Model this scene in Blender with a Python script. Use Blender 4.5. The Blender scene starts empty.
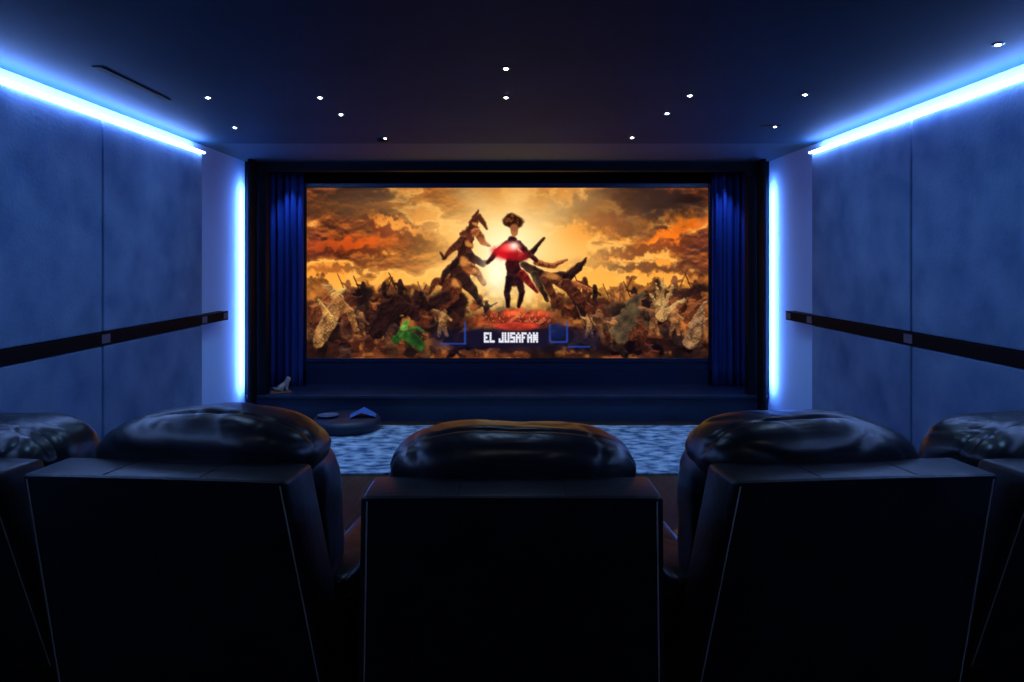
import bpy, bmesh, math, random
import numpy as np
from mathutils import Vector, noise, Matrix
random.seed(4)
sc = bpy.context.scene
try:
    sc.view_settings.view_transform = 'Standard'
    sc.view_settings.look = 'None'
except Exception as e:
    print(e)

F = 700.0; CX = 507.0; HY = 262.0; CH = 1.75
CEIL = 2.85

# ------------------------------------------------------------------ materials
def mat(name, base=(0.5,0.5,0.5), rough=0.5, metal=0.0, emit=None, es=0.0, spec=0.5):
    m = bpy.data.materials.new(name); m.use_nodes = True
    b = m.node_tree.nodes['Principled BSDF']
    b.inputs['Base Color'].default_value = (*base, 1)
    b.inputs['Roughness'].default_value = rough
    b.inputs['Metallic'].default_value = metal
    b.inputs['Specular IOR Level'].default_value = spec
    if emit:
        b.inputs['Emission Color'].default_value = (*emit, 1)
        b.inputs['Emission Strength'].default_value = es
    return m

def add_noise(m, c1, c2, scale=5, detail=6, stretch=(1,1,1), bump=0.0, bscale=None, p=(0.35,0.65), bdist=0.01):
    nt = m.node_tree; N = nt.nodes; L = nt.links
    b = N['Principled BSDF']
    tc = N.new('ShaderNodeTexCoord'); mp = N.new('ShaderNodeMapping')
    mp.inputs['Scale'].default_value = stretch
    L.new(tc.outputs['Object'], mp.inputs['Vector'])
    n = N.new('ShaderNodeTexNoise'); n.inputs['Scale'].default_value = scale; n.inputs['Detail'].default_value = detail
    L.new(mp.outputs[0], n.inputs['Vector'])
    r = N.new('ShaderNodeValToRGB')
    r.color_ramp.elements[0].position = p[0]; r.color_ramp.elements[0].color = (*c1, 1)
    r.color_ramp.elements[1].position = p[1]; r.color_ramp.elements[1].color = (*c2, 1)
    L.new(n.outputs['Fac'], r.inputs['Fac']); L.new(r.outputs['Color'], b.inputs['Base Color'])
    if bump > 0:
        n2 = N.new('ShaderNodeTexNoise'); n2.inputs['Scale'].default_value = bscale or scale; n2.inputs['Detail'].default_value = 5
        L.new(mp.outputs[0], n2.inputs['Vector'])
        bp = N.new('ShaderNodeBump'); bp.inputs['Strength'].default_value = bump; bp.inputs['Distance'].default_value = bdist
        L.new(n2.outputs['Fac'], bp.inputs['Height']); L.new(bp.outputs[0], b.inputs['Normal'])
    return m

M_panel = add_noise(mat('suede_panel', rough=0.85, spec=0.2), (0.072,0.135,0.275), (0.155,0.235,0.395), 3.2, 12, (1,1,1), 0.4, 45, bdist=0.005, p=(0.3,0.7))
M_wall = mat('wall_paint', (0.30,0.48,0.80), 0.8)
M_wallrear = mat('rear_wall_paint', (0.02,0.025,0.04), 0.9)
M_ceil = add_noise(mat('ceiling_paint', rough=0.7, spec=0.12), (0.010,0.042,0.088), (0.014,0.050,0.104), 1.5, 4)
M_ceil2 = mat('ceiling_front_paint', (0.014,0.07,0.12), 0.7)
M_black = mat('black_lacquer', (0.003,0.005,0.010), 0.6, spec=0.15)
M_velvetblk = mat('black_velvet', (0.002,0.003,0.008), 0.9, spec=0.1)
M_frame = mat('screen_frame_navy', (0.008,0.018,0.06), 0.3)
M_bar = mat('black_rail', (0.003,0.004,0.008), 0.55, 0.0, spec=0.05)
M_clip = mat('steel_clip', (0.10,0.15,0.26), 0.55, 0.7)
M_stage = add_noise(mat('stage_navy', rough=0.4), (0.006,0.017,0.045), (0.011,0.027,0.07), 3, 5)
M_curt = add_noise(mat('curtain_velvet', rough=0.7, spec=0.2), (0.02,0.05,0.2), (0.035,0.08,0.3), 8, 4, (1,1,0.1))
M_wood = add_noise(mat('wood_floor', rough=0.55, spec=0.2), (0.012,0.008,0.007), (0.045,0.026,0.018), 6, 8, (6,0.6,1), 0.1, 10)
M_leather = add_noise(mat('black_leather', rough=0.33, spec=0.42), (0.005,0.005,0.007), (0.010,0.010,0.014), 9, 6, (1,1.3,1), 0.3, 13, bdist=0.007)
M_leather2 = add_noise(mat('black_leather_flat', rough=0.42, spec=0.4), (0.005,0.005,0.007), (0.011,0.011,0.014), 9, 6, (1,1,1), 0.35, 34, bdist=0.005)
M_pipe_lit = mat('piping_lit_edge', (0.36,0.33,0.30), 0.5)  # pale tone paints the lit stitched edge into the piping
M_led = mat('led_blue', (0.2,0.4,1), 0.5, emit=(0.26,0.45,1.0), es=46)
M_ledv = mat('led_vertical', (0.2,0.4,1), 0.5, emit=(0.23,0.42,1.0), es=32)
M_bulb = mat('bulb', (1,1,1), 0.5, emit=(0.8,0.9,1.0), es=30)
M_trimmetal = mat('lamp_trim', (0.05,0.05,0.06), 0.4, 0.6)
M_slot = mat('slot_black', (0.002,0.002,0.003), 0.8)

# carpet
M_rug = mat('carpet', rough=0.95, spec=0.1)
add_noise(M_rug, (0.03,0.085,0.18), (0.38,0.51,0.66), 10, 14, (0.8,1.3,1), 0.8, 90, p=(0.36,0.66), bdist=0.01)

# ------------------------------------------------------------------ mesh helpers
def obj_from_bm(name, bm, m, smooth=False, parent=None):
    bmesh.ops.recalc_face_normals(bm, faces=bm.faces)
    me = bpy.data.meshes.new(name); bm.to_mesh(me); bm.free()
    if isinstance(m, (list,tuple)):
        for x in m: me.materials.append(x)
    else: me.materials.append(m)
    if smooth:
        for p in me.polygons: p.use_smooth = True
    o = bpy.data.objects.new(name, me); sc.collection.objects.link(o)
    if parent: o.parent = parent
    return o

def bm_box(bm, x0,x1,y0,y1,z0,z1, bev=0.0, seg=2, mi=0):
    vs = [bm.verts.new((x,y,z)) for z in (z0,z1) for y in (y0,y1) for x in (x0,x1)]
    fs = [bm.faces.new([vs[i] for i in q]) for q in ((0,2,3,1),(4,5,7,6),(0,1,5,4),(2,6,7,3),(0,4,6,2),(1,3,7,5))]
    if bev > 0:
        es = list({e for f in fs for e in f.edges})
        bmesh.ops.bevel(bm, geom=es, offset=bev, segments=seg, affect='EDGES', profile=0.5)

def box(name, x0,x1,y0,y1,z0,z1, m, bev=0.0, seg=2, parent=None, smooth=False):
    bm = bmesh.new(); bm_box(bm, x0,x1,y0,y1,z0,z1, bev, seg)
    return obj_from_bm(name, bm, m, smooth, parent)

def empty(name, loc=(0,0,0), rz=0):
    e = bpy.data.objects.new(name, None); sc.collection.objects.link(e)
    e.location = loc; e.rotation_euler = (0,0,rz); e.empty_display_size = 0.2
    return e

def tube(name, pts, r, m, parent=None, cyclic=False):
    cu = bpy.data.curves.new(name, 'CURVE'); cu.dimensions = '3D'
    cu.bevel_depth = r; cu.bevel_resolution = 3
    s = cu.splines.new('POLY'); s.points.add(len(pts)-1)
    for p, q in zip(s.points, pts): p.co = (*q, 1)
    s.use_cyclic_u = cyclic
    cu.materials.append(m)
    o = bpy.data.objects.new(name, cu); sc.collection.objects.link(o)
    if parent: o.parent = parent
    return o

def lathe(name, prof, m, seg=40, parent=None, loc=(0,0,0)):
    bm = bmesh.new(); rings = []
    for r,z in prof:
        if r < 1e-5: rings.append([bm.verts.new((0,0,z))])
        else: rings.append([bm.verts.new((r*math.cos(2*math.pi*i/seg), r*math.sin(2*math.pi*i/seg), z)) for i in range(seg)])
    for a,b in zip(rings, rings[1:]):
        for i in range(seg):
            j=(i+1)%seg
            if len(a)==1 and len(b)==1: continue
            if len(a)==1: bm.faces.new((a[0],b[i],b[j]))
            elif len(b)==1: bm.faces.new((a[i],a[j],b[0]))
            else: bm.faces.new((a[i],a[j],b[j],b[i]))
    o = obj_from_bm(name, bm, m, True, parent); o.location = loc
    return o

# ------------------------------------------------------------------ room shell
WX = 2.87; PX = 2.78; Y2 = 7.66; YB = 8.42; YR = -1.0
box('floor', -WX-0.1, WX+0.1, YR-0.1, YB+0.1, -0.1, 0, M_wood)
box('ceiling', -WX-0.1, WX+0.1, YR-0.1, 6.5, CEIL, CEIL+0.1, M_ceil)
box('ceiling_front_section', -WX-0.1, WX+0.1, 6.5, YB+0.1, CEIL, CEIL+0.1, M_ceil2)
box('wall_left', -WX-0.1, -WX, YR-0.1, YB+0.1, 0, CEIL, M_wall)
box('wall_right', WX, WX+0.1, YR-0.1, YB+0.1, 0, CEIL, M_wall)
box('wall_back', -WX, WX, YR-0.1, YR, 0, CEIL, M_wallrear)
box('wall_front', -WX, WX, YB, YB+0.1, 0, CEIL, M_velvetblk)
# proscenium : pillars + header
bm = bmesh.new()
bm_box(bm, -WX, -2.64, Y2, Y2+0.12, 0.295, CEIL)
bm_box(bm, 2.64, WX, Y2, Y2+0.12, 0.295, CEIL)
bm_box(bm, -2.64, 2.64, Y2, Y2+0.12, CEIL-0.10, CEIL)
obj_from_bm('trim_proscenium', bm, M_black)
# alcove lining
bm = bmesh.new()
bm_box(bm, -WX, -WX+0.03, Y2+0.12, YB, 0.295, CEIL)
bm_box(bm, WX-0.03, WX, Y2+0.12, YB, 0.295, CEIL)
bm_box(bm, -WX+0.03, WX-0.03, Y2+0.12, YB, CEIL-0.02, CEIL)
obj_from_bm('trim_alcove_lining', bm, M_velvetblk)
# stage
bm = bmesh.new()
bm_box(bm, -WX+0.002, WX-0.002, Y2+0.03, YB-0.002, 0, 0.255)
bm_box(bm, -WX+0.002, WX-0.002, Y2-0.01, YB-0.002, 0.255, 0.295, 0.006)
obj_from_bm('stage_platform', bm, M_stage)

# acoustic wall panels
js = [6.4, 4.82, 3.24, 1.66, 0.08, -0.98]
for s in (-1, 1):
    for a, b in zip(js, js[1:]):
        for z0, z1 in ((0.0, 1.172), (1.268, 2.735)):
            x0, x1 = sorted((s*PX, s*(WX)))
            box('acoustic_wall_panel', x0, x1, b+0.010, a-0.010, z0, z1, M_panel, 0.012, 2)
    x0, x1 = sorted((s*(PX-0.006), s*WX))
    box('trim_1' if s<0 else 'trim_2', x0, x1, YR+0.02, 6.97, 1.176, 1.264, M_bar, 0.004)
    x0, x1 = sorted((s*(PX-0.010), s*(PX-0.0062)))
    bm = bmesh.new()
    for yy in (6.9, 6.42, 4.84):
        bm_box(bm, x0, x1, yy-0.05, yy+0.05, 1.19, 1.25)
    obj_from_bm('trim_clips_left' if s<0 else 'trim_clips_right', bm, M_clip)
    # LED cove strip on the ledge formed by the panels, overhanging slightly so it grazes the fabric
    x0, x1 = sorted((s*(PX-0.028), s*(PX+0.05)))
    box('cove_led_strip', x0, x1, YR+0.05, 6.38, 2.738, 2.752, M_led)
    # vertical LED on wall-facing side of black post added to hide it
    x0, x1 = sorted((s*2.73, s*2.762))
    box('corner_led_shield', x0, x1, Y2-0.20, Y2-0.015, 0.0, CEIL, M_black, 0.003)
    x0, x1 = sorted((s*2.763, s*2.772))
    box('corner_led_strip', x0, x1, Y2-0.16, Y2-0.05, 0.36, 2.58, M_ledv)

# ------------------------------------------------------------------ ceiling fixtures
def cpos(px, py):
    y = F*(CEIL-CH)/(HY-py); return ((px-CX)*y/F, y)
for (px,py) in [(506,68),(208,97),(320,97),(341,114),(506,97),(690,95),(667,113),(805,94),(235,127),(385,138),(632,137),(775,126),(998,44)]:
    x,y = cpos(px,py)
    e = empty('recessed_downlight', (x,y,CEIL))
    lathe('trim_ring', [(0.013,-0.001),(0.018,-0.006),(0.026,-0.006),(0.03,0.0)], M_trimmetal, 24, e)
    lathe('bulb', [(0,-0.012),(0.011,-0.008),(0.014,0.0)], M_bulb, 24, e)
box('ceiling_air_slot', -2.33, -2.28, 3.93, 4.75, CEIL-0.006, CEIL, M_slot, 0.002)
box('ceiling_air_slot', 2.05, 2.2, 5.62, 5.68, CEIL-0.006, CEIL, M_slot, 0.002)
x,y = cpos(385,141)
lathe('ceiling_smoke_detector', [(0,-0.03),(0.03,-0.03),(0.05,-0.02),(0.055,0)], M_black, 24, None, (x,6.25,CEIL))

# ------------------------------------------------------------------ curtains
def curtain(x0, x1, yc, z0, z1, seed):
    bm = bmesh.new(); nx = 160; nz = 14; rows=[]
    npl = int((x1-x0)/0.075)
    for k in range(nz+1):
        t = k/nz; z = z0+(z1-z0)*t; row=[]
        for i in range(nx+1):
            u = i/nx
            ph = u*npl*2*math.pi
            amp = 0.040*(1-0.35*t)
            y = yc + amp*math.sin(ph+0.5*math.sin(3*u*6+seed)) + 0.01*math.sin(ph*0.37+seed+2*t)
            x = x0+(x1-x0)*u + 0.008*math.sin(ph*2+t*2)
            row.append(bm.verts.new((x,y,z)))
        rows.append(row)
    for a,b in zip(rows, rows[1:]):
        for i in range(nx): bm.faces.new((a[i],a[i+1],b[i+1],b[i]))
    o = obj_from_bm('stage_curtain', bm, M_curt, True)
    md = o.modifiers.new('s','SOLIDIFY'); md.thickness = 0.006
    return o
curtain(-2.82, -2.40, 8.22, 0.30, 2.815, 1)
curtain(2.40, 2.82, 8.22, 0.30, 2.815, 5)

# ------------------------------------------------------------------ screen picture
SY = 8.30
k = SY/F
SX0, SX1 = (307-CX)*k, (708-CX)*k
SZ1, SZ0 = CH+(HY-188)*k, CH+(HY-358)*k
NX, NY = 802, 340
Xg, Yg = np.meshgrid(np.linspace(307,708,NX), np.linspace(188,358,NY))
def vnoise(x, y, seed):
    r = np.random.RandomState(seed); g = r.rand(256,256)
    xi = np.floor(x).astype(int); yi = np.floor(y).astype(int)
    fx = x-xi; fy = y-yi
    fx = fx*fx*(3-2*fx); fy = fy*fy*(3-2*fy)
    a=g[yi%256,xi%256]; b=g[yi%256,(xi+1)%256]; c=g[(yi+1)%256,xi%256]; d=g[(yi+1)%256,(xi+1)%256]
    return (a*(1-fx)+b*fx)*(1-fy)+(c*(1-fx)+d*fx)*fy
def fbm(x, y, s, octv, seed, sx=1.0, sy=1.0):
    t=0; a=0.5; tot=0; q=1.0/s
    for i in range(octv):
        t = t+a*vnoise(x*q*sx+13.7*i, y*q*sy+7.1*i, seed+i); tot+=a; a*=0.55; q*=2.03
    return t/tot
def sm(a,b,v): 
    t=np.clip((v-a)/(b-a),0,1); return t*t*(3-2*t)
def C(*c): return np.array(c,float)/255
X, Y = Xg, Yg
N1 = fbm(X,Y,60,6,1,1,2.2); N2 = fbm(X,Y,30,6,20,1,2.0); N3 = fbm(X,Y,6,4,40); N4=fbm(X,Y,14,5,60)
def paint(mask, col, var=0.0, vn=None):
    global img
    c = np.zeros_like(img)+col
    if var: c = c*(1+var*((vn if vn is not None else N3)-0.5)[...,None]*2)
    img = img*(1-mask[...,None])+np.clip(c,0,1)*mask[...,None]
# sky
ty = (Y-188)/110
top=C(172,98,38); mid=C(238,136,44); hor=C(252,178,74)
a=np.clip(ty*2,0,1)[...,None]; b=np.clip(ty*2-1,0,1)[...,None]
img = top*(1-a)+mid*a; img = img*(1-b)+hor*b
dist = np.sqrt(((X-508)/1.25)**2+(Y-245)**2)
ang = np.arctan2(Y-250, X-508)
side = np.clip(np.abs(X-508)/150,0,1)
skyfade = 1-sm(78,104,Y-188)
n=N1+0.10*side-0.01
cl = sm(0.45,0.60,n)*np.clip(0.1+1.3*side,0,1)*skyfade
relief = np.clip((np.roll(N2,5,0)-N2)*5+0.5,0,1)
paint(cl*0.94, C(98,48,28)); 
paint(cl*relief*0.6, C(220,114,42)); paint(cl*(1-relief)*0.6, C(44,26,24))
edge = sm(0.40,0.465,n)*(1-sm(0.465,0.51,n))*np.clip(0.3+side,0,1)*skyfade
paint(edge*0.5, C(255,206,116))
def ell(cx,cy,rx,ry,rot=0,warp=6,soft=0.25,N=None):
    nn = (N if N is not None else N4)
    dx = X-cx+(nn-0.5)*warp*2; dy = Y-cy+(N3-0.5)*warp*1.2
    c,s_=math.cos(rot),math.sin(rot)
    u=(dx*c+dy*s_)/rx; v=(-dx*s_+dy*c)/ry
    return 1-sm(1-soft,1+soft,np.sqrt(u*u+v*v))
paint(ell(345,203,56,14,0.05,22,0.8)*0.7, C(88,60,38),0.6,N2)
paint(ell(405,232,40,9,0.3,16,0.5)*0.92, C(86,32,18),0.6,N2)
paint(ell(400,225,34,4,0.3,14,0.6)*0.8, C(246,140,50),0.3,N2)
paint(ell(350,244,42,7,-0.05,16,0.6)*0.9, C(206,82,22),0.5,N2)
paint(ell(352,252,46,3.5,-0.02,12,0.6)*0.8, C(98,42,22),0.5,N2)
paint(ell(606,222,56,11,0.3,18,0.7)*0.88, C(94,50,32),0.6,N2)
paint(ell(668,204,50,17,-0.1,22,0.7)*0.92, C(54,38,36),0.6,N2)
paint(ell(664,238,42,7,-0.4,16,0.6)*0.95, C(236,112,24),0.4,N2)
paint(ell(642,250,62,5,-0.15,14,0.6)*0.85, C(104,44,22),0.5,N2)
paint(ell(588,203,38,8,-0.5,16,0.6)*0.85, C(100,60,38),0.5,N2)
paint(ell(650,268,60,4,0.05,12,0.7)*0.85, C(80,40,26),0.5,N2)
paint(ell(345,268,44,4,0.0,12,0.7)*0.7, C(140,70,32),0.5,N2)
paint(sm(0.44,0.58,N2)*(1-sm(0,34,Y-188))*np.clip(side*1.5-0.2,0,1)*0.7, C(48,34,30))
g = np.exp(-(dist/38)**2); g2=np.exp(-(dist/76)**2)
paint(np.clip(g2*0.7,0,1), C(255,196,94)); paint(np.clip(g*0.95,0,1), C(255,238,186))
ray = (0.5+0.5*np.sin(ang*9+3*N1))*np.exp(-(dist/100)**2)*sm(15,60,dist)*0.3
paint(ray*(Y<290), C(255,232,170))
# distant crowd rising into the haze
gy0 = 284+16*(N4-0.5)*2+8*(N3-0.5)*2+4*np.sin(X/13)
paint(sm(-3,3,Y-gy0)*np.clip(side*1.2+0.1,0,1)*0.75, C(128,72,34),0.9,N3)
# ground haze
gy = 293+12*(N1-0.5)*2+7*(N4-0.5)*2+5*np.sin(X/23)
gm = sm(-4,4,Y-gy)
paint(gm, C(94,52,28),1.0,N4)
paint(gm*sm(0.5,0.62,N3)*0.5, C(196,124,56),0.4,N4)
paint(gm*sm(0.5,0.6,N2)*0.7, C(36,22,16),0.4,N4)
cglow=np.exp(-((X-505)/80)**2-((Y-298)/18)**2)
paint(cglow*0.9, C(255,192,100),0.3,N3)
rel3=np.clip((np.roll(N3,3,0)-N3)*5+(np.roll(N3,3,1)-N3)*4+0.5,0,1)
def chain(pts, col, warp=2, soft=1.0, var=0.8, op=1.0, rimk=1.0):
    xs=[p[0] for p in pts]; ys=[p[1] for p in pts]; rr=max(p[2] for p in pts)+6+warp*2
    i0=max(0,int((min(xs)-rr-307)*2)); i1=min(NX,int((max(xs)+rr-307)*2)+1)
    j0=max(0,int((min(ys)-rr-188)*2)); j1=min(NY,int((max(ys)+rr-188)*2)+1)
    if i1<=i0 or j1<=j0: return
    S=(slice(j0,j1),slice(i0,i1))
    px=X[S]+(N3[S]-0.5)*warp*2; py=Y[S]+(N4[S]-0.5)*warp*2
    m=np.zeros_like(px)
    for (x1,y1,r1),(x2,y2,r2) in zip(pts,pts[1:]):
        dx,dy=x2-x1,y2-y1; t=np.clip(((px-x1)*dx+(py-y1)*dy)/(dx*dx+dy*dy+1e-6),0,1)
        d=np.hypot(px-x1-t*dx,py-y1-t*dy)-(r1+(r2-r1)*t)
        m=np.maximum(m,1-sm(-soft,soft,d))
    col=np.array(col,float); A=img[S]
    def pt(mk,c,v=None):
        nonlocal A
        cc=np.zeros_like(A)+c
        if v is not None: cc=cc*(1+var*(v-0.5)[...,None]*2)
        A=A*(1-mk[...,None])+np.clip(cc,0,1)*mk[...,None]
    pt(m*op,col,N3[S]); pt(m*op*sm(0.6,1,rel3[S])*0.45*rimk, np.clip(col*2.0+0.05,0,1))
    up=np.clip(m-np.roll(m,3,0),0,1); pt(up*0.45*op*rimk, np.clip(col*1.9+0.14,0,1))
    img[S]=A
dk=C(36,20,14); dk2=C(66,34,20); br=C(112,62,32); tan_=C(166,112,60)
R=random.Random(31)
def crowd(x,y,s,col,rk):
    lean=R.uniform(-0.8,0.8)*s
    chain([(x,y,s*0.36),(x+lean*0.4,y-s*0.45,s*0.40),(x+lean,y-s*0.9,s*0.26),(x+lean*1.3,y-s*1.15,s*0.17)],col,3.5,rimk=rk)
    for q in (-1,1):
        ax=x+lean*0.8; ay=y-s*0.8; ex=ax+q*R.uniform(0.5,1.0)*s; ey=ay+R.uniform(-0.5,0.6)*s
        chain([(ax,ay,s*0.16),((ax+ex)/2,(ay+ey)/2+0.15*s,s*0.13),(ex,ey,s*0.05)],col,2.5,rimk=rk)
def warrior(x,y,s,col,rk,wp=True):
    chain([(x,y-s*0.95,s*0.10),(x,y-s*0.9,s*0.11)],col,0.5,rimk=rk)
    chain([(x,y-s*0.78,s*0.15),(x+s*0.02,y-s*0.45,s*0.12)],col,1,rimk=rk)
    chain([(x,y-s*0.45,s*0.10),(x-s*0.12,y,s*0.05)],col,1,rimk=rk); chain([(x,y-s*0.45,s*0.10),(x+s*0.16,y,s*0.05)],col,1,rimk=rk)
    q=R.choice((-1,1)); hx,hy=x+q*s*0.34,y-s*0.85
    chain([(x,y-s*0.76,s*0.07),(hx,hy,s*0.04)],col,1,rimk=rk); chain([(x,y-s*0.74,s*0.07),(x-q*s*0.3,y-s*0.5,s*0.04)],col,1,rimk=rk)
    if wp: chain([(hx-q*s*0.15,hy+s*0.35,0.5),(hx+q*s*0.22,hy-s*0.5,0.4)],col*0.8,0.6,0.6,rimk=0.4)
for (cx,cy,rx,ry,c) in [(392,308,22,15,dk),(372,324,24,12,dk2),(425,308,20,10,dk2),(448,304,18,14,dk),(330,347,26,8,dk),(440,324,24,10,dk2),
                        (580,308,26,11,dk2),(590,338,34,12,dk),(650,346,60,8,dk),(475,340,30,9,dk),(625,318,28,16,C(66,52,36))]:
    paint(ell(cx,cy,rx,ry,0,8,0.2), c, 1.1, N3); 
for x in (352,366,380,400,414,428,574,586,598,610,622,634,650,678,694):
    warrior(x+R.uniform(-4,4),304+R.uniform(-6,6),R.uniform(15,24),R.choice([dk,dk2,C(96,58,32)]),0.6)
for row,(y0_,s0,s1) in enumerate([(310,7,13),(322,8,18),(338,8,16),(353,8,14)]):
    x=310+R.uniform(0,8)
    while x<706:
        f=abs(x-508)/200
        if not (465<x<565 and row>0) and not (492<x<532):
            base=R.choice([dk,dk2,br,dk2,C(80,60,40),C(114,74,44)] if row<2 else [dk,dk2,C(48,32,24),C(76,48,30)])
            crowd(x,y0_+R.uniform(-6,6),R.uniform(s0,s1)*(0.8+0.35*f),base*(R.uniform(0.7,1.15)),R.uniform(0.3,1.0))
        x+=R.uniform(7,24)
for x in (322,350,362,384,446,586,600,612,642,658,672,700):
    warrior(x+R.uniform(-5,5),338+R.uniform(-6,8),R.uniform(22,32),R.choice([C(110,72,42),C(84,54,32),dk2,C(128,88,52)]),0.9)
paint(gm*sm(0.52,0.66,N2)*0.4, C(34,22,18),0.4,N4)
# left spiky creature
chain([(318,342,6),(330,318,8),(338,300,6),(330,288,3),(322,284,1)], C(130,90,52))
chain([(338,302,5),(350,312,4),(356,330,2)], C(112,74,40)); chain([(334,296,3),(346,288,1)], tan_)
chain([(330,318,4),(318,300,1.5)], tan_)
# dark maned beast
chain([(376,330,8),(388,312,12),(398,304,10),(410,308,7),(418,318,4)], dk,5)
# right creatures
for (x2,y2) in [(655,282),(663,277),(672,287),(650,294),(684,299)]:
    chain([(662,316,5),((662+x2)/2,(316+y2)/2,2.4),(x2,y2,0.8)], C(138,100,60),3)
chain([(620,334,9),(630,312,9),(638,300,5),(644,292,2)], C(74,60,42),6,rimk=0.5); chain([(690,342,7),(699,318,5),(704,304,2)], C(108,80,54),4)
# rearing beast left of hero
chain([(478,214,1.5),(475,220,4),(468,234,6),(464,248,8),(466,262,9),(458,276,10),(450,292,9),(440,304,6)], dk2,5)
chain([(479,217,3),(484,223,2.2),(487,229,1)], dk2,1); chain([(476,232,4),(484,242,3),(490,246,1)], br)
chain([(464,240,5),(452,248,3),(444,258,2),(440,252,1)], dk2); chain([(470,256,5),(482,264,3.5),(492,260,1.5)], dk)
chain([(462,278,7),(474,292,4),(480,304,2.5)], dk); chain([(452,284,6),(436,280,3),(430,292,2)], dk2); chain([(466,266,5),(478,274,4),(484,284,2)], br)
chain([(446,296,6),(434,300,5),(428,308,3)], dk); chain([(458,262,5),(446,272,3),(442,282,1.5)], dk)
for (x,y,r) in [(474,224,2),(464,262,4),(456,284,4),(468,244,3),(476,270,2.5)]: paint(ell(x,y,r*1.3,r,0.4,5,0.6)*0.85, C(216,140,68))
# right beasts / weapons
chain([(524,264,3.5),(535,272,5),(550,279,6),(568,277,5),(580,264,2)], dk)
chain([(519,260,2.5),(532,252,3),(544,238,1.2)], dk,1)
chain([(556,280,5),(570,290,4),(584,297,2)], dk2); chain([(545,280,5),(552,294,4),(560,306,2.5)], dk2)
chain([(572,274,3),(580,268,3),(585,258,1)], dk); chain([(536,262,3),(554,266,2.4),(566,260,1)], br)
chain([(562,284,4),(576,284,3),(590,290,1.5)],br); chain([(534,274,4),(540,288,3),(548,300,2)],dk)
chain([(566,284,6),(580,300,6),(590,310,4)],dk2,4)
paint(ell(552,276,8,3,0.2,3,0.5)*0.8, C(206,132,66))
# hero halo
paint(np.exp(-((X-498)/16)**2-((Y-272)/26)**2)*0.95, C(255,248,214))
paint(np.exp(-((X-528)/9)**2-((Y-290)/14)**2)*0.7, C(255,226,160))
coat=C(52,20,18)
chain([(512,240,4.5),(512,252,6),(513,266,7),(515,278,8.5)], coat,1.5,rimk=0.5)
chain([(510,278,4.5),(507,292,3),(508,306,2.2)], C(34,18,16),0.8); chain([(519,278,4.5),(522,292,3),(519,306,2.2)], C(34,18,16),0.8)
chain([(507,243,3),(497,252,2.8),(488,262,2)], coat,1); chain([(518,243,3),(527,252,2.8),(536,260,2)], coat,1)
chain([(522,274,4.5),(530,284,3),(537,292,1.5)], C(90,26,20),1)
paint(ell(514,231,3.6,5.5,0,1,0.2), C(176,108,68))
paint(ell(514,221,8.8,7.5,0,4,0.2), C(56,30,16)); paint(ell(514,228,3.8,4,0,1,0.3), C(150,92,56)); 
paint(sm(0.75,1,rel3)*ell(514,219,8,6,0,3,0.2)*0.6, C(150,88,40))
paint(ell(505,253,12,6,0.1,6,0.6), C(206,28,38)); paint(ell(517,256,9,5,0.2,4,0.5)*0.8, C(160,26,30)); paint(ell(509,247,8,4.5,0,3,0.7), C(250,84,76)); 
paint(np.exp(-((X-514)/5)**2-((Y-246)/4)**2), C(255,232,214))
# red vehicle / green figure / banner
paint(ell(515,319,40,9,0,7,0.3), C(100,34,24),1.0,N3); paint(ell(520,314,28,4,0,7,0.6)*0.85, C(206,84,46),0.8,N3); paint(ell(482,322,16,5,0,6,0.6)*0.8, C(150,70,36),0.8,N3)
paint(ell(515,319,40,9,0,5,0.3)*sm(0.6,1,rel3)*0.6, C(230,140,84))
chain([(396,340,4),(402,333,4),(411,338,5),(421,345,4)], C(42,74,30),4,rimk=0.3); chain([(400,334,3),(404,327,3),(408,322,2)], C(62,98,38),2,rimk=0.4); chain([(407,330,2),(417,328,1.6),(424,332,1)],C(52,82,34),1,rimk=0.4)
paint(ell(404,328,4,2.5,0,3,0.4)*0.8, C(128,160,72),0.4,N3)
paint(sm(-6,6,X-430)*sm(-6,6,600-X)*sm(-6,6,Y-330)*sm(-6,6,350-Y)*0.5, C(24,26,60))
def rect(x0,x1,y0,y1,soft=0.8): return sm(-soft,soft,X-x0)*sm(-soft,soft,x1-X)*sm(-soft,soft,Y-y0)*sm(-soft,soft,y1-Y)
paint(rect(468,548,329,346,3)*0.7, C(28,24,48))
for r in [(464,466,322,344),(549,551,324,342),(566,568,322,342),(551,567,341,343),(440,466,343,344.5),(568,590,346,347.5)]:
    paint(rect(*r)*0.75, C(44,80,180))
paint(ell(558,331,8,8,0,1,0.3)*0.7, C(24,40,96)); 
paint(ell(518,326,24,4,0,3,0.3)*0.9, C(186,62,44),0.6,N3)
font={'E':['111','100','110','100','111'],'L':['100','100','100','100','111'],'J':['001','001','001','101','111'],'U':['101','101','101','101','111'],
 'S':['111','100','111','001','111'],'A':['010','101','111','101','101'],'F':['111','100','110','100','100'],'N':['101','111','111','111','101'],' ':['000']*5}
cw=1.62; ch=2.0; x0=484
m=np.zeros_like(X)
for chh in 'EL JUSAFAN':
    for r_,row in enumerate(font[chh]):
        for c_,v in enumerate(row):
            if v=='1': m=np.maximum(m, rect(x0+c_*cw-0.2,x0+(c_+1)*cw+0.2,332.5+r_*ch-0.2,332.5+(r_+1)*ch+0.2,0.6))
    x0+= 5.7 if chh!=' ' else 3.4
paint(m, C(232,232,240))
img=np.clip(img,0,1)
img=np.clip(0.5+(img-0.5)*1.10-0.005,0,1)
lin=np.where(img<=0.04045,img/12.92,((img+0.055)/1.055)**2.4)
co=np.zeros((NY*NX,3)); gx=SX0+(Xg-307)/401*(SX1-SX0); gz=SZ1-(Yg-188)/170*(SZ1-SZ0)
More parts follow.
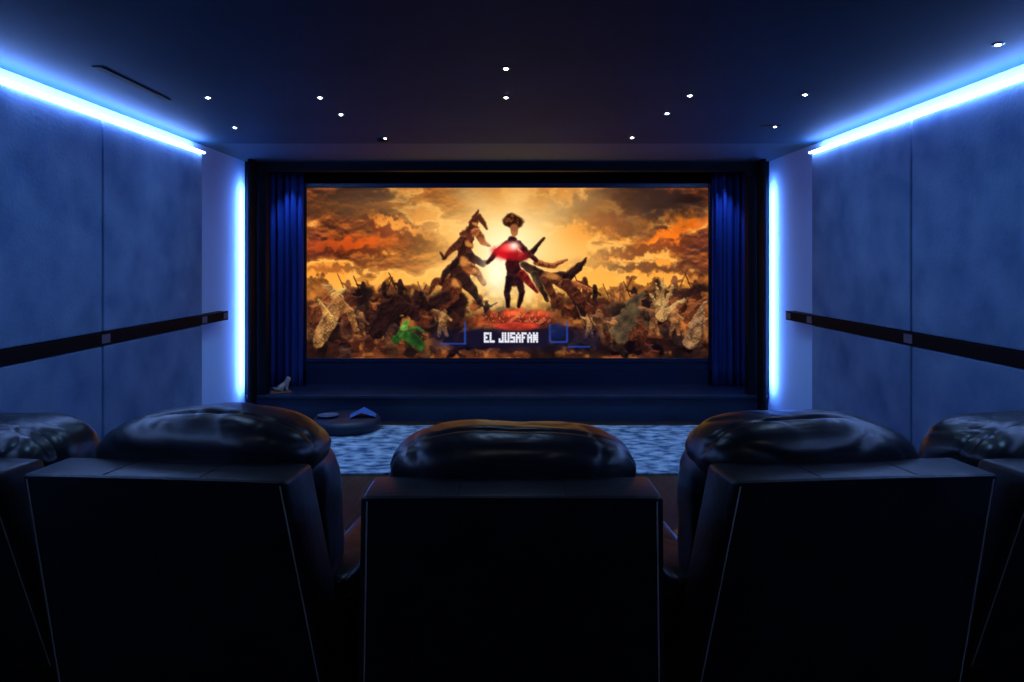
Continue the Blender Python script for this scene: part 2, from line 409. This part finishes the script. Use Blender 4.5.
co[:,0]=gx.ravel(); co[:,1]=0; co[:,2]=gz.ravel()
ii=np.arange(NX*NY).reshape(NY,NX)
fa=np.stack([ii[:-1,:-1],ii[1:,:-1],ii[1:,1:],ii[:-1,1:]],-1).reshape(-1,4)
me=bpy.data.meshes.new('screen_surface')
me.vertices.add(len(co)); me.vertices.foreach_set('co',co.ravel())
nf=len(fa); me.loops.add(nf*4); me.loops.foreach_set('vertex_index',fa.ravel().astype(np.int32))
me.polygons.add(nf); me.polygons.foreach_set('loop_start',np.arange(0,nf*4,4,dtype=np.int32))
try: me.polygons.foreach_set('loop_total',np.full(nf,4,dtype=np.int32))
except Exception: pass
me.update(calc_edges=True); me.validate()
at=me.color_attributes.new('picture','FLOAT_COLOR','POINT')
cc=np.ones((NX*NY,4),dtype=np.float32); cc[:,:3]=lin.reshape(-1,3); at.data.foreach_set('color',cc.ravel())
ms=bpy.data.materials.new('projected_picture'); ms.use_nodes=True
nt=ms.node_tree; pb=nt.nodes['Principled BSDF']; vc=nt.nodes.new('ShaderNodeVertexColor'); vc.layer_name='picture'
pb.inputs['Base Color'].default_value=(0.02,0.02,0.02,1); pb.inputs['Roughness'].default_value=0.9; pb.inputs['Specular IOR Level'].default_value=0
nt.links.new(vc.outputs['Color'],pb.inputs['Emission Color']); pb.inputs['Emission Strength'].default_value=1.05
me.materials.append(ms)
scr=empty('projection_screen',(0,SY,0))
o=bpy.data.objects.new('screen_surface',me); sc.collection.objects.link(o); o.parent=scr
bm=bmesh.new()
t=0.055; y0,y1=-0.03,0.10
bm_box(bm,SX0-t,SX0,y0,y1,SZ0-0.14,SZ1+t,0.006); bm_box(bm,SX1,SX1+t,y0,y1,SZ0-0.14,SZ1+t,0.006)
bm_box(bm,SX0,SX1,y0,y1,SZ1,SZ1+t,0.006); bm_box(bm,SX0,SX1,y0,y1,SZ0-0.05,SZ0,0.006); bm_box(bm,SX0,SX1,y0+0.02,y1,SZ0-0.14,SZ0-0.055,0.006)
bm_box(bm,SX0,SX1,0.02,0.10,SZ0,SZ1)
bm_box(bm,SX0-0.02,SX1+0.02,0.0,0.10,0.295,SZ0-0.14)
obj_from_bm('frame',bm,M_frame,False,scr)

# ------------------------------------------------------------------ recliners
def superell(name, a,b,c,e1,e2,loc,m,parent,wr=0.012,seed=0,flatbot=1.0,dome=0.0,seam=False):
    bm=bmesh.new(); nu,nv=128,72; rows=[]
    def sp(v,e): return math.copysign(abs(v)**e,v)
    for j in range(nv+1):
        ph=-math.pi/2+math.pi*j/nv; row=[]
        for i in range(nu):
            th=2*math.pi*i/nu
            x=a*sp(math.cos(ph),e1)*sp(math.cos(th),e2); y=b*sp(math.cos(ph),e1)*sp(math.sin(th),e2); z=c*sp(math.sin(ph),e1)
            if z<0: z*=flatbot
            else: x*=1-dome*(z/c)
            p=Vector((x,y,z)); nn=p.normalized() if p.length>0 else Vector((0,0,1))
            q=Vector((p.x*4.5+p.y*2.5+seed*7.3,p.y*3.5,p.z*4.5))
            rid=1-abs(noise.noise(q))*4.5; rid2=1-abs(noise.noise(q*2.1+Vector((3,1,9))))*4.5
            d=wr*(1.0*noise.noise(Vector((p.x*3.0+seed,p.y*3,p.z*3)))-0.42*max(0,rid)**2-0.16*max(0,rid2)**2)
            if seam:
                d-=0.014*math.exp(-((p.y+b*0.35)/0.012)**2)*(1 if p.z>0 else 0)
            row.append(bm.verts.new(p+nn*d))
        rows.append(row)
    for A,B in zip(rows,rows[1:]):
        for i in range(nu):
            k2=(i+1)%nu
            bm.faces.new((A[i],A[k2],B[k2],B[i]))
    bmesh.ops.remove_doubles(bm,verts=bm.verts,dist=0.0004)
    o=obj_from_bm(name,bm,m,True,parent); o.location=loc
    return o

def recliner(x,y,rz,seed,TZ,hz,ha=0.43,hx=0.0,W=0.435):
    e=empty('leather_recliner',(x,y,0),rz)
    def ry(z): return (TZ-z)*0.28
    def hw(z): return W+(TZ-z)*0.07
    bm=bmesh.new(); zs=[0.22,0.5,0.8,TZ]; cols=7; 
    rings=[]
    for z in zs:
        ring=[]
        w=hw(z); y0=ry(z); th=0.22
        for i in range(cols+1):
            u=-1+2*i/cols; ring.append(bm.verts.new((u*w, y0-0.018*(1-u*u), z-(0.008*u*u if z==TZ else 0))))
        for i in range(cols+1):
            u=1-2*i/cols; ring.append(bm.verts.new((u*w*1.0, y0+th, z-(0.012 if z==TZ else 0))))
        rings.append(ring)
    n=len(rings[0])
    for A,B in zip(rings,rings[1:]):
        for i in range(n): bm.faces.new((A[i],A[(i+1)%n],B[(i+1)%n],B[i]))
    bm.faces.new(rings[0]); 
    T=rings[-1]
    for i in range(cols): bm.faces.new((T[i],T[i+1],T[n-2-i],T[n-1-i]))
    bmesh.ops.recalc_face_normals(bm,faces=bm.faces)
    es=[ed for ed in bm.edges if len(ed.link_faces)==2 and ed.calc_face_angle(0)>0.9]
    bmesh.ops.bevel(bm,geom=es,offset=0.016,segments=3,affect='EDGES',profile=0.5)
    obj_from_bm('back_shell',bm,M_leather2,True,e)
    for s in (-1,1):
        tube('piping',[(s*(hw(z)-0.022), ry(z)-0.004, z) for z in (0.25,0.5,0.8,TZ-0.022)],0.0024,M_pipe_lit,e)
    tube('top_piping',[(u*(hw(TZ)-0.022), 0.0-0.018*(1-u*u)+0.002, TZ-0.006-0.008*u*u) for u in np.linspace(-1,1,9)],0.0025,M_leather2,e)
    for u in (-0.36,0.36):
        tube('top_seam',[(u*hw(TZ), 0.0, TZ-0.002),(u*hw(TZ), 0.21, TZ-0.012)],0.0025,M_leather2,e)
    superell('headrest_cushion',ha,0.19,0.135,0.78,0.55,(hx,0.37,1.075+hz),M_leather,e,0.018,seed,1.0,0.14,True)
    superell('back_cushion',0.45,0.16,0.33,0.45,0.5,(0,0.44,0.79),M_leather,e,0.018,seed+3)
    superell('seat_cushion',0.33,0.36,0.11,0.45,0.45,(0,0.80,0.43),M_leather,e,0.012,seed+5)
    superell('footrest_cushion',0.33,0.07,0.16,0.45,0.45,(0,1.18,0.26),M_leather,e,0.01,seed+6)
    for s in (-1,1):
        x0,x1=sorted((s*0.36,s*0.505))
        box('arm_side',x0,x1,0.42,1.14,0.06,0.54,M_leather2,0.03,3,e,True)
        superell('arm_pad',0.085,0.38,0.055,0.5,0.5,(s*0.43,0.78,0.56),M_leather,e,0.006,seed+8)
    box('base',-0.36,0.36,0.3,1.1,0.03,0.32,M_leather2,0.02,2,e)
    for sx in (-0.4,0.4):
        for yy in (0.48,1.05):
            lathe('foot',[(0,0),(0.025,0),(0.03,0.07),(0,0.07)],M_black,16,e,(sx,yy,0))
    return e
recliner(0.015,2.08,0,1,1.06,-0.02,0.43,0,0.452)
recliner(-1.11,2.18,math.radians(-5),2,1.085,0.015,0.405,0.02)
recliner(1.13,2.18,math.radians(5),3,1.085,-0.005,0.40,-0.04)
recliner(-2.19,2.46,math.radians(-9),4,1.03,-0.085,0.40)
recliner(2.22,2.46,math.radians(9),5,1.03,-0.07,0.40)

# ------------------------------------------------------------------ rug, pouf, small things
box('carpet_rug',-2.7,2.7,5.75,7.44,0.0,0.018,M_rug,0.006)
lathe('floor_pouf',[(0,0.0),(0.30,0.0),(0.335,0.02),(0.35,0.07),(0.335,0.12),(0.30,0.135),(0,0.14)],add_noise(mat('pouf_fabric',(0.006,0.012,0.03),0.5),(0.006,0.012,0.03),(0.012,0.02,0.05),20),56,None,(-1.66,7.26,0.018))
lathe('ceramic_plate',[(0,0.0),(0.05,0.0),(0.09,0.012),(0.11,0.02),(0.108,0.022),(0.085,0.016),(0.05,0.006),(0,0.006)],mat('ceramic',(0.06,0.11,0.20),0.3),48,None,(-1.84,7.20,0.159))
M_paper=mat('blue_paper',(0.03,0.13,0.42),0.5)
bm=bmesh.new()
P=[(-0.13,-0.09,0.0),(0.13,-0.11,0.0),(0.15,0.07,0.0),(-0.11,0.09,0.0),(-0.02,-0.10,0.05),(0.03,0.08,0.07)]
v=[bm.verts.new(p) for p in P]
bm.faces.new((v[0],v[4],v[5],v[3])); bm.faces.new((v[4],v[1],v[2],v[5]))
o=obj_from_bm('open_brochure',bm,M_paper); o.location=(-1.50,7.24,0.1595); o.rotation_euler=(0,0,0.3)
md=o.modifiers.new('s','SOLIDIFY'); md.thickness=0.004; md.offset=1
M_fig=mat('figurine_glaze',(0.34,0.27,0.26),0.35); M_fig2=mat('figurine_brown',(0.30,0.12,0.06),0.4)
fg=empty('dog_figurine',(-2.52,7.80,0.297),0.4); fg.scale=(1.1,1.1,1.1)
def skin(name,pts,edges,rad,m,parent):
    me=bpy.data.meshes.new(name); me.from_pydata(pts,edges,[]); me.materials.append(m)
    o=bpy.data.objects.new(name,me); sc.collection.objects.link(o); o.parent=parent
    sk=o.modifiers.new('skin','SKIN'); sk.use_smooth_shade=True
    for i,r in enumerate(rad): me.skin_vertices[0].data[i].radius=(r,r)
    me.skin_vertices[0].data[0].use_root=True
    s=o.modifiers.new('sub','SUBSURF'); s.levels=2; s.render_levels=2
    return o
bo=skin('body',[(0,0,0.045),(0.05,0,0.075),(0.07,0,0.12),(0.10,0,0.125),(0.06,0.02,0.02),(0.07,0.02,0.008),(0.06,-0.02,0.02),(0.07,-0.02,0.008),(-0.02,0.03,0.02),(0.02,0.035,0.01),(-0.02,-0.03,0.02),(0.02,-0.035,0.01),(-0.05,0,0.03),(-0.08,0,0.05),(0.062,0.014,0.15),(0.062,-0.014,0.15)],
 [(0,1),(1,2),(2,3),(1,4),(4,5),(1,6),(6,7),(0,8),(8,9),(0,10),(10,11),(0,12),(12,13),(2,14),(2,15)],
 [0.035,0.03,0.027,0.013,0.01,0.008,0.01,0.008,0.018,0.009,0.018,0.009,0.01,0.006,0.007,0.007],M_fig,fg)
bo.location=(0,0,0.008)
bm=bmesh.new(); bm_box(bm,-0.1,0.1,-0.06,0.06,0,0.012,0.003); obj_from_bm('plinth',bm,M_fig2,False,fg)

# ------------------------------------------------------------------ lights
def spot(name,loc,target,power,col,ang=60,blend=0.8,r=0.03):
    l=bpy.data.lights.new(name,'SPOT'); l.energy=power; l.color=col; l.spot_size=math.radians(ang); l.spot_blend=blend; l.shadow_soft_size=r
    o=bpy.data.objects.new(name,l); o.location=loc
    o.rotation_euler=(Vector(target)-Vector(loc)).to_track_quat('-Z','Y').to_euler(); sc.collection.objects.link(o); return o
for s in (-1,1):
    spot('curtain_spotlight',(s*2.52,7.98,2.80),(s*2.5,8.25,1.0),30,(0.12,0.28,1.0),70,0.9)
for x in (-1.9,-0.65,0.65,1.9):
    spot('rear_fill_spot',(x,6.55,2.80),(x,6.7,0),84,(0.34,0.62,1.0),75,0.9)
for x in (-1.5,0,1.5):
    spot('rear_fill_spot',(x,3.4,2.80),(x,3.4,0),12,(0.35,0.58,1.0),110,0.9)
for x in (-1.1,0,1.1):  # added fill behind the recliners, so their backs and piping show
    spot('rear_fill_spot',(x,1.0,2.80),(x,2.0,1.0),3.0,(0.95,0.9,0.95),50,1.0)
for s in (-1,1):
    for y in (2.4,4.0,5.6):
        spot('wall_fill_spot',(s*1.4,y,2.8),(s*2.78,y,1.2),36,(0.23,0.52,1.0),110,1.0)  # added fill without a fixture, brightens the side wall panels
w=bpy.data.worlds.new('world'); sc.world=w; w.use_nodes=True
w.node_tree.nodes['Background'].inputs[0].default_value=(0,0,0,1); w.node_tree.nodes['Background'].inputs[1].default_value=0

# ------------------------------------------------------------------ camera
cd=bpy.data.cameras.new('camera'); cam=bpy.data.objects.new('camera',cd); sc.collection.objects.link(cam)
cam.location=(0,0,CH); cam.rotation_euler=(math.pi/2,0,0)
cd.sensor_width=36; cd.lens=36*F/1024
cd.shift_x=(512-CX)/1024; cd.shift_y=-(341-HY)/1024
cd.clip_start=0.05
sc.camera=cam
